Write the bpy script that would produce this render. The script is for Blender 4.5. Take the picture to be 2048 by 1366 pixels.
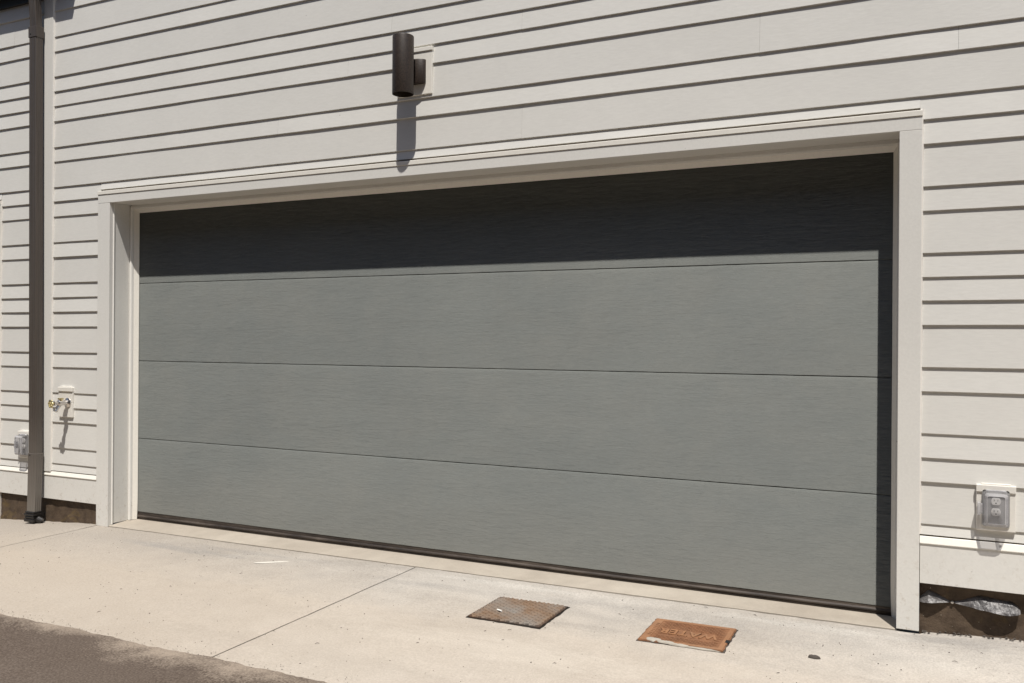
import bpy, bmesh, math, random
from mathutils import Vector, Matrix, noise

# ------------------------------------------------------------------ scene, camera, light
SC = bpy.context.scene
for o in list(bpy.data.objects):
    bpy.data.objects.remove(o)
COL = SC.collection
R = math.radians

cam_d = bpy.data.cameras.new('camera')
cam = bpy.data.objects.new('camera', cam_d)
COL.objects.link(cam)
SC.camera = cam
cam_d.sensor_width = 36.0
cam_d.lens = 1790.0 / 2048.0 * 36.0
cam_d.clip_start = 0.05
cam_d.clip_end = 2000
CAM = Vector((5.0467, -4.2008, 1.2173))
yaw, pitch, roll = 0.4604, -0.0001, 0.0069
fwd = Vector((-math.sin(yaw) * math.cos(pitch), math.cos(yaw) * math.cos(pitch), math.sin(pitch)))
rgt = Vector((math.cos(yaw), math.sin(yaw), 0))
upv = rgt.cross(fwd)
r2 = rgt * math.cos(roll) + upv * math.sin(roll)
u2 = -rgt * math.sin(roll) + upv * math.cos(roll)
m = Matrix((r2, u2, -fwd)).transposed().to_4x4()
m.translation = CAM
cam.matrix_world = m

SUN_DIR = Vector((-0.47, 1.0, -2.366)).normalized()      # the way the light travels
w = bpy.data.worlds.new('World')
SC.world = w
w.use_nodes = True
wn = w.node_tree.nodes
sky = wn.new('ShaderNodeTexSky')
sky.sky_type = 'NISHITA'
sky.sun_disc = False
sky.sun_elevation = math.asin(-SUN_DIR.z)
sky.sun_rotation = math.atan2(-SUN_DIR.x, -SUN_DIR.y)
sky.air_density = 1.0
sky.dust_density = 1.0
sky.ozone_density = 1.0
wn['Background'].inputs['Strength'].default_value = 0.10
w.node_tree.links.new(sky.outputs['Color'], wn['Background'].inputs['Color'])

sun_d = bpy.data.lights.new('sun', 'SUN')
sun_d.energy = 5.0
sun_d.angle = R(0.53)
sun_d.color = (1.0, 0.957, 0.895)
sun = bpy.data.objects.new('sun', sun_d)
COL.objects.link(sun)
sun.rotation_euler = (-SUN_DIR).to_track_quat('Z', 'Y').to_euler()
sun.location = (8, -8, 12)

SC.view_settings.view_transform = 'Standard'
SC.view_settings.look = 'None'
SC.view_settings.exposure = 0.08
SC.view_settings.gamma = 1.0

# ------------------------------------------------------------------ helpers
def srgb(r, g, b):
    f = lambda c: (c / 255 / 12.92) if c / 255 <= 0.04045 else ((c / 255 + 0.055) / 1.055) ** 2.4
    return (f(r), f(g), f(b), 1.0)

class NT:
    """tiny node-graph helper"""
    def __init__(self, name):
        self.m = bpy.data.materials.new(name)
        self.m.use_nodes = True
        self.t = self.m.node_tree
        self.n = self.t.nodes
        self.b = self.n['Principled BSDF']
        self.co = self.n.new('ShaderNodeTexCoord').outputs['Object']

    def link(self, a, b):
        self.t.links.new(a, b)

    def set(self, sock, v):
        if hasattr(v, 'links'):
            self.link(v, sock)
        else:
            sock.default_value = v

    def p(self, **kw):
        for k, v in kw.items():
            self.set(self.b.inputs[k.replace('_', ' ')], v)

    def map(self, scale=(1, 1, 1), rot=(0, 0, 0), loc=(0, 0, 0)):
        n = self.n.new('ShaderNodeMapping')
        self.link(self.co, n.inputs['Vector'])
        n.inputs['Scale'].default_value = scale
        n.inputs['Rotation'].default_value = rot
        n.inputs['Location'].default_value = loc
        return n.outputs['Vector']

    def noise(self, scale, detail=4, rough=0.55, vec=None, dist=0.0):
        n = self.n.new('ShaderNodeTexNoise')
        self.link(vec or self.co, n.inputs['Vector'])
        n.inputs['Scale'].default_value = scale
        n.inputs['Detail'].default_value = detail
        n.inputs['Roughness'].default_value = rough
        n.inputs['Distortion'].default_value = dist
        return n.outputs['Fac']

    def voro(self, scale, vec=None, feature='F1'):
        n = self.n.new('ShaderNodeTexVoronoi')
        n.feature = feature
        self.link(vec or self.co, n.inputs['Vector'])
        n.inputs['Scale'].default_value = scale
        return n.outputs['Distance']

    def ramp(self, fac, *stops, interp='LINEAR'):
        n = self.n.new('ShaderNodeValToRGB')
        n.color_ramp.interpolation = interp
        el = n.color_ramp.elements
        while len(el) < len(stops):
            el.new(0.5)
        for e, (pos, c) in zip(el, stops):
            e.position = pos
            e.color = c if isinstance(c, tuple) else (c, c, c, 1)
        self.set(n.inputs['Fac'], fac)
        return n.outputs['Color']

    def mix(self, fac, a, b, mode='MIX'):
        n = self.n.new('ShaderNodeMix')
        n.data_type = 'RGBA'
        n.blend_type = mode
        self.set(n.inputs[0], fac)
        self.set(n.inputs[6], a)
        self.set(n.inputs[7], b)
        return n.outputs[2]

    def math(self, op, a, b=0.0, clamp=False):
        n = self.n.new('ShaderNodeMath')
        n.operation = op
        n.use_clamp = clamp
        self.set(n.inputs[0], a)
        self.set(n.inputs[1], b)
        return n.outputs[0]

    def axis(self, i):
        n = self.n.new('ShaderNodeSeparateXYZ')
        self.link(self.co, n.inputs[0])
        return n.outputs[i]

    def bump(self, h, strength=0.3, dist=0.002, prev=None):
        n = self.n.new('ShaderNodeBump')
        n.inputs['Strength'].default_value = strength
        n.inputs['Distance'].default_value = dist
        self.link(h, n.inputs['Height'])
        if prev is not None:
            self.link(prev, n.inputs['Normal'])
        self.last = n.outputs['Normal']
        self.link(self.last, self.b.inputs['Normal'])
        return self.last

    def island(self):
        return self.n.new('ShaderNodeNewGeometry').outputs['Random Per Island']

def paint_mat(name, c, rough=0.5, vary=0.06, grain=0.25, grain_scale=140, stretch=(1, 1, 1), specks=0.0, island=0.0):
    k = NT(name)
    a = tuple(x * (1 - vary) for x in c[:3]) + (1,)
    b = tuple(min(1, x * (1 + vary)) for x in c[:3]) + (1,)
    col = k.ramp(k.noise(1.6, 5, 0.6), (0.3, a), (0.7, b))
    fine = k.noise(grain_scale, 3, 0.6, vec=k.map(stretch))
    col = k.mix(0.10, col, k.ramp(fine, (0.25, 0.25), (0.75, 1.0)), 'MULTIPLY')
    if island:
        col = k.mix(1.0, col, k.ramp(k.island(), (0.0, 1.0 - island), (1.0, 1.0)), 'MULTIPLY')
    if specks:
        v = k.voro(9.0)
        d = k.ramp(v, (0.018, 1.0), (0.03, 0.0))
        gate = k.ramp(k.noise(2.3, 2), (0.5, 0.0), (0.62, 1.0))
        col = k.mix(k.math('MULTIPLY', k.math('MULTIPLY', d, gate), specks), col, (0.12, 0.09, 0.06, 1))
    k.p(Base_Color=col, Roughness=rough)
    k.bump(fine, grain, 0.0015)
    return k.m

M = {}
WHITE = (0.692, 0.678, 0.638, 1)
M['siding'] = paint_mat('painted_lap_siding', WHITE, 0.55, 0.03, 0.2, 60, (0.45, 1, 2.4), specks=0.6, island=0.03)
def grime(mat):
    t = mat.node_tree; n = t.nodes; b = n['Principled BSDF']
    src = b.inputs['Base Color'].links[0].from_socket
    co = n.new('ShaderNodeTexCoord').outputs['Object']
    sep = n.new('ShaderNodeSeparateXYZ'); t.links.new(co, sep.inputs[0])
    r = n.new('ShaderNodeMapRange'); t.links.new(sep.outputs[2], r.inputs[0])
    r.inputs[1].default_value = 0.45; r.inputs[2].default_value = -0.05; r.inputs[3].default_value = 0.0; r.inputs[4].default_value = 1.0
    nz = n.new('ShaderNodeTexNoise'); t.links.new(co, nz.inputs[0]); nz.inputs['Scale'].default_value = 34; nz.inputs['Detail'].default_value = 6; nz.inputs['Roughness'].default_value = 0.75
    rp = n.new('ShaderNodeMapRange'); t.links.new(nz.outputs[0], rp.inputs[0]); rp.inputs[1].default_value = 0.55; rp.inputs[2].default_value = 0.75
    mu = n.new('ShaderNodeMath'); mu.operation = 'MULTIPLY'; t.links.new(r.outputs[0], mu.inputs[0]); t.links.new(rp.outputs[0], mu.inputs[1])
    mx = n.new('ShaderNodeMix'); mx.data_type = 'RGBA'; t.links.new(mu.outputs[0], mx.inputs[0]); t.links.new(src, mx.inputs[6]); mx.inputs[7].default_value = (0.36, 0.29, 0.21, 1)
    t.links.new(mx.outputs[2], b.inputs['Base Color'])
M['trim'] = paint_mat('painted_trim', (0.715, 0.70, 0.658, 1), 0.5, 0.03, 0.22, 90, (1, 1, 1), specks=0.7)
grime(M['trim'])
M['caulk'] = paint_mat('caulk', (0.78, 0.74, 0.68, 1), 0.45, 0.05, 0.3, 60)
M['vinyl'] = paint_mat('white_vinyl', (0.80, 0.77, 0.70, 1), 0.35, 0.02, 0.05, 60)
M['gloss'] = paint_mat('glossy_white_vinyl', (0.84, 0.82, 0.77, 1), 0.22, 0.02, 0.0, 60)
M['plastic'] = paint_mat('white_plastic', (0.76, 0.73, 0.67, 1), 0.4, 0.02, 0.08, 120)
M['brick'] = paint_mat('dark_brick', (0.11, 0.082, 0.07, 1), 0.9)
M['core'] = paint_mat('sheathing', (0.18, 0.15, 0.12, 1), 0.9)

def door_mat():
    k = NT('grey_woodgrain_steel')
    # wandering grain: z is pushed up and down by slow noise along the door
    wob = k.noise(1.0, 4, 0.55, vec=k.map((0.9, 1.0, 2.6)))
    add = k.n.new('ShaderNodeVectorMath'); add.operation = 'MULTIPLY_ADD'
    k.link(wob, add.inputs[0]); add.inputs[1].default_value = (0.0, 0.0, 0.055); k.link(k.co, add.inputs[2])
    def mp(sx, sz):
        n = k.n.new('ShaderNodeMapping'); k.link(add.outputs[0], n.inputs['Vector'])
        n.inputs['Scale'].default_value = (sx, 1.0, sz)
        return n.outputs[0]
    g1 = k.noise(1.0, 3, 0.6, vec=mp(11.0, 240.0), dist=0.4)
    g2 = k.noise(1.0, 2, 0.6, vec=mp(30.0, 330.0))
    sx = k.n.new('ShaderNodeSeparateXYZ'); k.link(add.outputs[0], sx.inputs[0])
    # embossed strokes: each leans back towards its top and ends in a sharp undercut
    ph = k.math('ADD', k.math('MULTIPLY', sx.outputs[2], SAW_N), k.math('MULTIPLY', k.noise(1.0, 4, 0.65, vec=mp(9.0, 60.0)), 2.2))
    saw = k.math('SUBTRACT', 1.0, k.math('FRACT', ph))
    grain = k.math('ADD', k.math('MULTIPLY', g1, 0.5), k.math('MULTIPLY', g2, 0.6))
    base = k.ramp(k.noise(1.3, 4, 0.6), (0.3, DOOR_A), (0.72, DOOR_B))
    dust = k.ramp(k.noise(3.2, 7, 0.74, vec=k.map((0.9, 1, 1.1))), (0.42, 0.0), (0.75, 1.0))
    base = k.mix(k.math('MULTIPLY', dust, 0.36), base, (0.225, 0.222, 0.200, 1))
    base = k.mix(0.20, base, k.ramp(grain, (0.38, 0.5), (0.66, 1.0)), 'MULTIPLY')
    low = k.ramp(k.axis(2), (0.0, 1.0), (0.42, 0.0))
    base = k.mix(k.math('MULTIPLY', low, 0.2), base, (0.26, 0.235, 0.195, 1))
    sp = k.ramp(k.voro(11.0, vec=k.map((1, 1, 1.3))), (0.012, 1.0), (0.018, 0.0))
    gate = k.ramp(k.noise(3.1, 2), (0.58, 0.0), (0.66, 1.0))
    base = k.mix(k.math('MULTIPLY', k.math('MULTIPLY', sp, gate), 0.8), base, (0.55, 0.53, 0.48, 1))
    k.p(Base_Color=base, Roughness=0.6)
    k.b.inputs['Specular IOR Level'].default_value = 0.06
    n = k.bump(saw, 1.0, SAW_H)
    k.bump(grain, 0.36, 0.0016, n)
    return k.m
SAW_N, SAW_H = 250.0, 0.0032
DOOR_A, DOOR_B = (0.170, 0.180, 0.172, 1), (0.190, 0.200, 0.189, 1)
M['door'] = door_mat()
M['door_core'] = paint_mat('door_section_edge', (0.02, 0.02, 0.02, 1), 0.7)
def rubber_mat():
    k = NT('dusty_brown_rubber')
    n = k.noise(1.0, 6, 0.7, vec=k.map((3.0, 20, 30)))
    c = k.ramp(n, (0.34, (0.014, 0.010, 0.008, 1)), (0.52, (0.050, 0.038, 0.030, 1)), (0.72, (0.125, 0.102, 0.082, 1)))
    k.p(Base_Color=c, Roughness=0.6)
    k.bump(n, 0.3, 0.002)
    return k.m
M['rubber'] = rubber_mat()

def bronze_mat():
    k = NT('bronze_painted_metal')
    st = k.noise(1.0, 4, 0.6, vec=k.map((70, 70, 1.1)))
    c = k.ramp(st, (0.3, (0.054, 0.043, 0.035, 1)), (0.7, (0.084, 0.069, 0.058, 1)))
    low = k.ramp(k.axis(2), (0.0, 1.0), (0.75, 0.0))
    c = k.mix(k.math('MULTIPLY', low, 0.75), c, (0.21, 0.19, 0.165, 1))
    k.p(Base_Color=c, Roughness=k.ramp(st, (0.2, 0.34), (0.8, 0.5)))
    k.b.inputs['Specular IOR Level'].default_value = 0.5
    k.bump(st, 0.12, 0.001)
    return k.m
M['bronze'] = bronze_mat()
M['dark_bronze'] = paint_mat('dark_bronze', (0.012, 0.010, 0.008, 1), 0.5, 0.1, 0.1)
def lamp_mat():
    k = NT('speckled_bronze_powder_coat')
    n1 = k.noise(130, 3, 0.6)
    c = k.ramp(n1, (0.35, (0.016, 0.0095, 0.006, 1)), (0.68, (0.046, 0.030, 0.020, 1)))
    v = k.noise(1.0, 3, 0.6, vec=k.map((60, 60, 3)))
    c = k.mix(0.35, c, k.ramp(v, (0.3, 0.35), (0.7, 1.0)), 'MULTIPLY')
    k.p(Base_Color=c, Roughness=0.5)
    k.bump(n1, 0.35, 0.001)
    return k.m
M['lamp'] = lamp_mat()
M['black'] = paint_mat('matte_black', (0.008, 0.008, 0.008, 1), 0.7)
M['boot'] = paint_mat('black_corrugated_plastic', (0.014, 0.012, 0.011, 1), 0.35, 0.3, 0.1)

def concrete_mat():
    k = NT('broom_finished_concrete')
    big = k.noise(0.55, 5, 0.6, dist=0.4)
    c = k.ramp(big, (0.28, (0.455, 0.408, 0.354, 1)), (0.5, (0.535, 0.492, 0.438, 1)), (0.75, (0.590, 0.555, 0.505, 1)))
    # grey damp-looking streaks and drag marks
    st = k.ramp(k.noise(1.0, 5, 0.6, vec=k.map((0.7, 3.2, 1), rot=(0, 0, R(9))), dist=0.8), (0.50, 0.0), (0.70, 1.0))
    c = k.mix(k.math('MULTIPLY', st, 0.55), c, (0.395, 0.368, 0.334, 1))
    med = k.noise(6, 6, 0.7)
    c = k.mix(0.5, c, k.ramp(med, (0.28, 0.62), (0.7, 1.0)), 'MULTIPLY')
    pale = k.ramp(k.noise(2.1, 4, 0.65), (0.56, 0.0), (0.72, 1.0))
    c = k.mix(k.math('MULTIPLY', pale, 0.5), c, (0.66, 0.62, 0.56, 1))
    # the left bay is a little darker and browner
    ex = k.ramp(k.math('ADD', k.math('MULTIPLY', k.axis(0), 0.16), k.math('MULTIPLY', k.noise(0.8, 4), 0.35)), (0.15, 0.0), (0.75, 1.0))
    c = k.mix(k.math('MULTIPLY', k.math('SUBTRACT', 1.0, ex), 0.9), c, (0.385, 0.340, 0.288, 1))
    def scuff(cx, cy, sx_, sy_, rz_, amt, col, c):
        v = k.map((1 / sx_, 1 / sy_, 0.0), rot=(0, 0, rz_), loc=(-(cx * math.cos(rz_) - cy * math.sin(rz_) * 1.0) / sx_, -(cx * math.sin(rz_) + cy * math.cos(rz_)) / sy_, 0))
        ln = k.n.new('ShaderNodeVectorMath'); ln.operation = 'LENGTH'; k.link(v, ln.inputs[0])
        d = k.math('ADD', ln.outputs['Value'], k.math('MULTIPLY', k.math('SUBTRACT', k.noise(9, 5, 0.7, vec=k.map((0.5, 2.2, 1))), 0.5), 2.4))
        return k.mix(k.math('MULTIPLY', k.ramp(d, (0.25, 1.0), (1.0, 0.0)), amt), c, col)
    GREY = (0.30, 0.285, 0.265, 1)
    c = scuff(0.95, -0.27, 0.60, 0.075, 0.0, 0.55, GREY, c)
    c = scuff(1.25, -0.17, 0.75, 0.05, 0.0, 0.40, GREY, c)
    c = scuff(2.75, -0.30, 0.45, 0.06, 0.0, 0.35, GREY, c)
    c = scuff(3.65, -0.55, 0.30, 0.05, 0.0, 0.40, GREY, c)
    c = scuff(5.1, -0.10, 0.40, 0.09, 0.0, 0.55, GREY, c)
    c = scuff(3.0, -0.12, 0.9, 0.05, 0.0, 0.25, (0.72, 0.69, 0.63, 1), c)
    c = scuff(4.5, -0.13, 0.5, 0.06, 0.0, 0.28, (0.72, 0.69, 0.63, 1), c)
    c = scuff(3.4, -0.95, 0.8, 0.15, 0.0, 0.35, (0.70, 0.66, 0.59, 1), c)
    # fine sand grain
    fine = k.noise(115, 4, 0.75)
    c = k.mix(0.55, c, k.ramp(fine, (0.32, 0.40), (0.66, 1.0)), 'MULTIPLY')
    # dark grit
    v = k.ramp(k.voro(26, vec=k.map((1, 1, 1), rot=(0, 0, 0.3))), (0.06, 1.0), (0.10, 0.0))
    g = k.ramp(k.noise(4.5, 2), (0.50, 0.0), (0.60, 1.0))
    c = k.mix(k.math('MULTIPLY', k.math('MULTIPLY', v, g), 0.75), c, (0.075, 0.058, 0.044, 1))
    v2 = k.ramp(k.voro(70), (0.07, 1.0), (0.13, 0.0))
    g2 = k.ramp(k.noise(6.5, 3), (0.52, 0.0), (0.62, 1.0))
    c = k.mix(k.math('MULTIPLY', k.math('MULTIPLY', v2, g2), 0.5), c, (0.10, 0.08, 0.06, 1))
    v3 = k.ramp(k.voro(33), (0.04, 1.0), (0.07, 0.0))
    c = k.mix(k.math('MULTIPLY', k.math('MULTIPLY', v3, pale), 0.8), c, (0.62, 0.58, 0.5, 1))
    # sand washed up along the edge of the road
    y = k.axis(1)
    sand = k.ramp(k.math('ADD', k.math('MULTIPLY', y, -1.0), k.math('MULTIPLY', k.noise(3.0, 4, 0.6), 0.5)), (0.0, 0.0), (0.5, 0.0), (0.95, 0.55), (1.0, 0.7))
    c = k.mix(k.math('MULTIPLY', sand, 0.5), c, (0.50, 0.415, 0.32, 1))
    k.p(Base_Color=c, Roughness=0.9)
    k.b.inputs['Specular IOR Level'].default_value = 0.2
    broom = k.noise(1.0, 3, 0.6, vec=k.map((110, 5, 1)))
    n = k.bump(broom, 0.28, 0.003)
    n = k.bump(fine, 0.6, 0.004, n)
    k.bump(k.noise(28, 4, 0.6), 0.25, 0.006, n)
    return k.m
M['concrete'] = concrete_mat()

def slab_mat():
    k = NT('smooth_slab_concrete')
    c = k.ramp(k.noise(1.5, 5, 0.65, dist=0.5), (0.3, (0.36, 0.312, 0.255, 1)), (0.7, (0.47, 0.42, 0.35, 1)))
    c = k.mix(0.35, c, k.ramp(k.noise(9, 5, 0.65), (0.25, 0.6), (0.7, 1.0)), 'MULTIPLY')
    fine = k.noise(120, 3, 0.7)
    c = k.mix(0.22, c, k.ramp(fine, (0.3, 0.45), (0.7, 1.0)), 'MULTIPLY')
    k.p(Base_Color=c, Roughness=0.9)
    k.bump(fine, 0.3, 0.002)
    return k.m
M['slab'] = slab_mat()

def asphalt_mat():
    k = NT('asphalt')
    agg = k.voro(105)
    tone = k.noise(120, 3, 0.65)
    c = k.ramp(tone, (0.25, (0.064, 0.047, 0.036, 1)), (0.5, (0.112, 0.087, 0.069, 1)), (0.78, (0.180, 0.147, 0.120, 1)))
    big = k.noise(1.2, 5, 0.6)
    c = k.mix(0.6, c, k.ramp(big, (0.3, (0.72, 0.66, 0.62, 1)), (0.7, (1.0, 1.0, 1.0, 1))), 'MULTIPLY')
    stone = k.ramp(k.voro(42), (0.05, 1.0), (0.09, 0.0))
    gate = k.ramp(k.noise(16, 2), (0.52, 0.0), (0.6, 1.0))
    c = k.mix(k.math('MULTIPLY', k.math('MULTIPLY', stone, gate), 0.75), c, (0.40, 0.35, 0.29, 1))
    # sand drifted over the edge
    y = k.axis(1)
    edge = k.math('MULTIPLY', k.math('ADD', y, 1.86), 3.0)
    dn = k.math('ADD', edge, k.math('SUBTRACT', k.math('MULTIPLY', k.noise(2.6, 5, 0.65), 2.4), 1.25))
    dn = k.math('ADD', dn, k.math('MULTIPLY', k.math('SUBTRACT', tone, 0.5), 0.9))
    dn = k.math('MULTIPLY', k.ramp(dn, (0.45, 0.0), (1.0, 0.9)), 0.8)
    c = k.mix(dn, c, (0.37, 0.305, 0.24, 1))
    k.p(Base_Color=c, Roughness=0.92)
    k.b.inputs['Specular IOR Level'].default_value = 0.25
    n = k.bump(agg, 0.45, 0.004)
    k.bump(tone, 0.35, 0.003, n)
    return k.m
M['asphalt'] = asphalt_mat()

def soil_mat():
    k = NT('brown_coated_foundation')
    c = k.ramp(k.noise(14, 5, 0.7), (0.3, (0.040, 0.024, 0.013, 1)), (0.7, (0.105, 0.072, 0.045, 1)))
    och = k.ramp(k.noise(5.0, 4, 0.6, vec=k.map((1, 1, 1), loc=(2.1, 0, 0.4)), dist=1.5), (0.6, 0.0), (0.68, 1.0))
    c = k.mix(k.math('MULTIPLY', och, 0.35), c, (0.16, 0.105, 0.03, 1))
    v = k.ramp(k.voro(55), (0.05, 1.0), (0.09, 0.0))
    g = k.ramp(k.noise(20, 2), (0.5, 0.0), (0.58, 1.0))
    c = k.mix(k.math('MULTIPLY', v, g), c, (0.6, 0.55, 0.45, 1))
    k.p(Base_Color=c, Roughness=0.75)
    n = k.bump(k.noise(60, 4, 0.7), 0.6, 0.006)
    return k.m
M['soil'] = soil_mat()

def rust_mat(name, a, b, grey, greyamt):
    k = NT(name)
    c = k.ramp(k.noise(16, 5, 0.65), (0.3, a), (0.7, b))
    gm = k.ramp(k.noise(4.0, 4, 0.6, vec=k.map((1, 1, 1), loc=(.3, .2, 0))), (0.40, 0.0), (0.62, 1.0))
    c = k.mix(k.math('MULTIPLY', gm, greyamt), c, grey)
    f = k.noise(190, 3, 0.7)
    c = k.mix(0.35, c, k.ramp(f, (0.3, 0.4), (0.7, 1.0)), 'MULTIPLY')
    k.p(Base_Color=c, Roughness=0.8)
    k.bump(f, 0.4, 0.001)
    return k.m
M['rust'] = rust_mat('orange_rust', (0.165, 0.070, 0.029, 1), (0.29, 0.130, 0.058, 1), (0.20, 0.115, 0.066, 1), 0.35)
M['rust_hi'] = rust_mat('worn_orange_rust', (0.25, 0.118, 0.053, 1), (0.345, 0.172, 0.083, 1), (0.27, 0.155, 0.09, 1), 0.4)
M['letters'] = rust_mat('rubbed_rust', (0.26, 0.118, 0.05, 1), (0.37, 0.18, 0.083, 1), (0.24, 0.14, 0.08, 1), 0.5)
M['iron'] = rust_mat('grey_brown_rusty_iron', (0.050, 0.027, 0.015, 1), (0.095, 0.050, 0.027, 1), (0.060, 0.053, 0.046, 1), 0.9)
M['iron_hi'] = rust_mat('worn_grey_brown_iron', (0.175, 0.105, 0.060, 1), (0.25, 0.165, 0.105, 1), (0.245, 0.222, 0.195, 1), 0.9)
M['patch'] = paint_mat('cement_splatter', (0.36, 0.33, 0.28, 1), 0.9, 0.15, 0.6, 60)

def metal(name, c, rough, met=1.0):
    k = NT(name)
    k.p(Base_Color=k.ramp(k.noise(40, 3), (0.3, tuple(x * 0.8 for x in c[:3]) + (1,)), (0.7, c)), Roughness=rough, Metallic=met)
    return k.m
M['chrome'] = metal('nickel_plated_brass', (0.72, 0.69, 0.66, 1), 0.28)
M['brass'] = metal('brass', (0.74, 0.64, 0.36, 1), 0.38)
M['white'] = paint_mat('clean_white', (0.82, 0.80, 0.75, 1), 0.5, 0.02, 0.05)
M['greyplate'] = paint_mat('smoky_grey_plastic', (0.36, 0.355, 0.345, 1), 0.4, 0.05, 0.1)
M['stone'] = paint_mat('dark_stone', (0.07, 0.058, 0.048, 1), 0.9, 0.3, 0.5)
M['grit'] = paint_mat('sandy_grit', (0.16, 0.13, 0.10, 1), 0.9, 0.5, 0.5)
M['splash'] = paint_mat('dried_white_splash', (0.66, 0.63, 0.56, 1), 0.9, 0.08, 0.4)

def clear_mat(name, tint, fac):
    k = NT(name)
    tr = k.n.new('ShaderNodeBsdfTransparent'); tr.inputs[0].default_value = tint
    mx = k.n.new('ShaderNodeMixShader'); mx.inputs[0].default_value = fac
    k.p(Base_Color=k.ramp(k.noise(30, 3), (0.3, (0.58, 0.57, 0.57, 1)), (0.7, (0.74, 0.73, 0.73, 1))), Roughness=0.12)
    k.link(tr.outputs[0], mx.inputs[1]); k.link(k.b.outputs[0], mx.inputs[2])
    k.link(mx.outputs[0], k.n['Material Output'].inputs['Surface'])
    return k.m
M['clear'] = clear_mat('clear_polycarbonate', (0.76, 0.76, 0.78, 1), 0.18)
M['clear_rim'] = clear_mat('thick_clear_polycarbonate', (0.80, 0.80, 0.82, 1), 0.5)

def film_mat():
    k = NT('dusty_black_plastic_sheet')
    n = k.noise(22, 5, 0.65)
    c = k.ramp(n, (0.38, (0.045, 0.042, 0.042, 1)), (0.66, (0.185, 0.176, 0.174, 1)))
    k.p(Base_Color=c, Roughness=0.42)
    k.b.inputs['Specular IOR Level'].default_value = 0.6
    k.bump(k.noise(30, 5, 0.65, dist=0.6), 0.5, 0.012)
    return k.m
M['film'] = film_mat()

# ------------------------------------------------------------------ mesh helpers
def obj(name, bm, mat, parent=None, smooth=False, mats=None):
    me = bpy.data.meshes.new(name)
    bm.normal_update()
    bm.to_mesh(me)
    bm.free()
    for mm in (mats or [mat]):
        me.materials.append(M[mm])
    if smooth:
        me.polygons.foreach_set('use_smooth', [True] * len(me.polygons))
        try:
            me.set_sharp_from_angle(angle=R(38))
        except Exception:
            pass
    o = bpy.data.objects.new(name, me)
    COL.objects.link(o)
    if parent is not None:
        o.parent = parent
    return o

def thing(name, label, cat, loc=(0, 0, 0), group=None):
    o = bpy.data.objects.new(name, None)
    o.empty_display_size = 0.1
    COL.objects.link(o)
    o.location = loc
    return tag(o, label, cat, group)

def tag(o, label=None, cat=None, group=None, kind=None):
    if label: o['label'] = label
    if cat: o['category'] = cat
    if group: o['group'] = group
    if kind: o['kind'] = kind
    return o

def box(bm, a, b, bev=0.0, seg=1, mi=0):
    (x0, y0, z0), (x1, y1, z1) = a, b
    vs = [bm.verts.new((x, y, z)) for x in (x0, x1) for y in (y0, y1) for z in (z0, z1)]
    F = [(0, 1, 3, 2), (4, 6, 7, 5), (0, 4, 5, 1), (2, 3, 7, 6), (0, 2, 6, 4), (1, 5, 7, 3)]
    fs = [bm.faces.new([vs[i] for i in f]) for f in F]
    for f in fs:
        f.material_index = mi
    if bev > 0:
        es = list({e for f in fs for e in f.edges})
        bmesh.ops.bevel(bm, geom=es, offset=bev, segments=seg, affect='EDGES', profile=0.5)
    return vs

def prism_x(bm, prof, x0, x1, step=None, jit=None):
    """extrude a (y,z) profile (counter-clockwise seen from +x) along x"""
    n = max(1, int(math.ceil((x1 - x0) / step))) if step else 1
    rings = []
    for i in range(n + 1):
        x = x0 + (x1 - x0) * i / n
        pr = jit(x) if jit else prof
        rings.append([bm.verts.new((x, y, z)) for y, z in pr])
    kk = len(rings[0])
    for a, b in zip(rings, rings[1:]):
        for j in range(kk):
            bm.faces.new((a[j], a[(j + 1) % kk], b[(j + 1) % kk], b[j]))
    bm.faces.new(list(reversed(rings[0])))
    bm.faces.new(rings[-1])

def lathe(bm, prof, origin=(0, 0, 0), axis=(0, 0, 1), n=24, caps=True):
    """profile of (radius, height) turned about an axis"""
    ax = Vector(axis).normalized()
    t = Vector((1, 0, 0)) if abs(ax.x) < 0.9 else Vector((0, 1, 0))
    u = ax.cross(t).normalized()
    v = ax.cross(u)
    o = Vector(origin)
    rings = []
    for r, h in prof:
        rings.append([bm.verts.new(o + ax * h + (u * math.cos(2 * math.pi * i / n) + v * math.sin(2 * math.pi * i / n)) * r) for i in range(n)])
    for a, b in zip(rings, rings[1:]):
        for i in range(n):
            bm.faces.new((a[i], a[(i + 1) % n], b[(i + 1) % n], b[i]))
    if caps:
        bm.faces.new(list(reversed(rings[0])))
        bm.faces.new(rings[-1])

def tube(bm, pts, radii, n=12):
    pts = [Vector(p) for p in pts]
    rings = []
    prev_u = None
    for i, p in enumerate(pts):
        d = (pts[min(i + 1, len(pts) - 1)] - pts[max(i - 1, 0)]).normalized()
        t = Vector((0, 0, 1)) if abs(d.z) < 0.9 else Vector((1, 0, 0))
        u = d.cross(t).normalized() if prev_u is None else (prev_u - d * prev_u.dot(d)).normalized()
        prev_u = u
        v = d.cross(u)
        r = radii[i] if hasattr(radii, '__len__') else radii
        rings.append([bm.verts.new(p + (u * math.cos(2 * math.pi * k / n) + v * math.sin(2 * math.pi * k / n)) * r) for k in range(n)])
    for a, b in zip(rings, rings[1:]):
        for k in range(n):
            bm.faces.new((a[k], a[(k + 1) % n], b[(k + 1) % n], b[k]))
    bm.faces.new(list(reversed(rings[0])))
    bm.faces.new(rings[-1])

def fix(bm):
    bmesh.ops.recalc_face_normals(bm, faces=bm.faces[:])
    return bm

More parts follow.
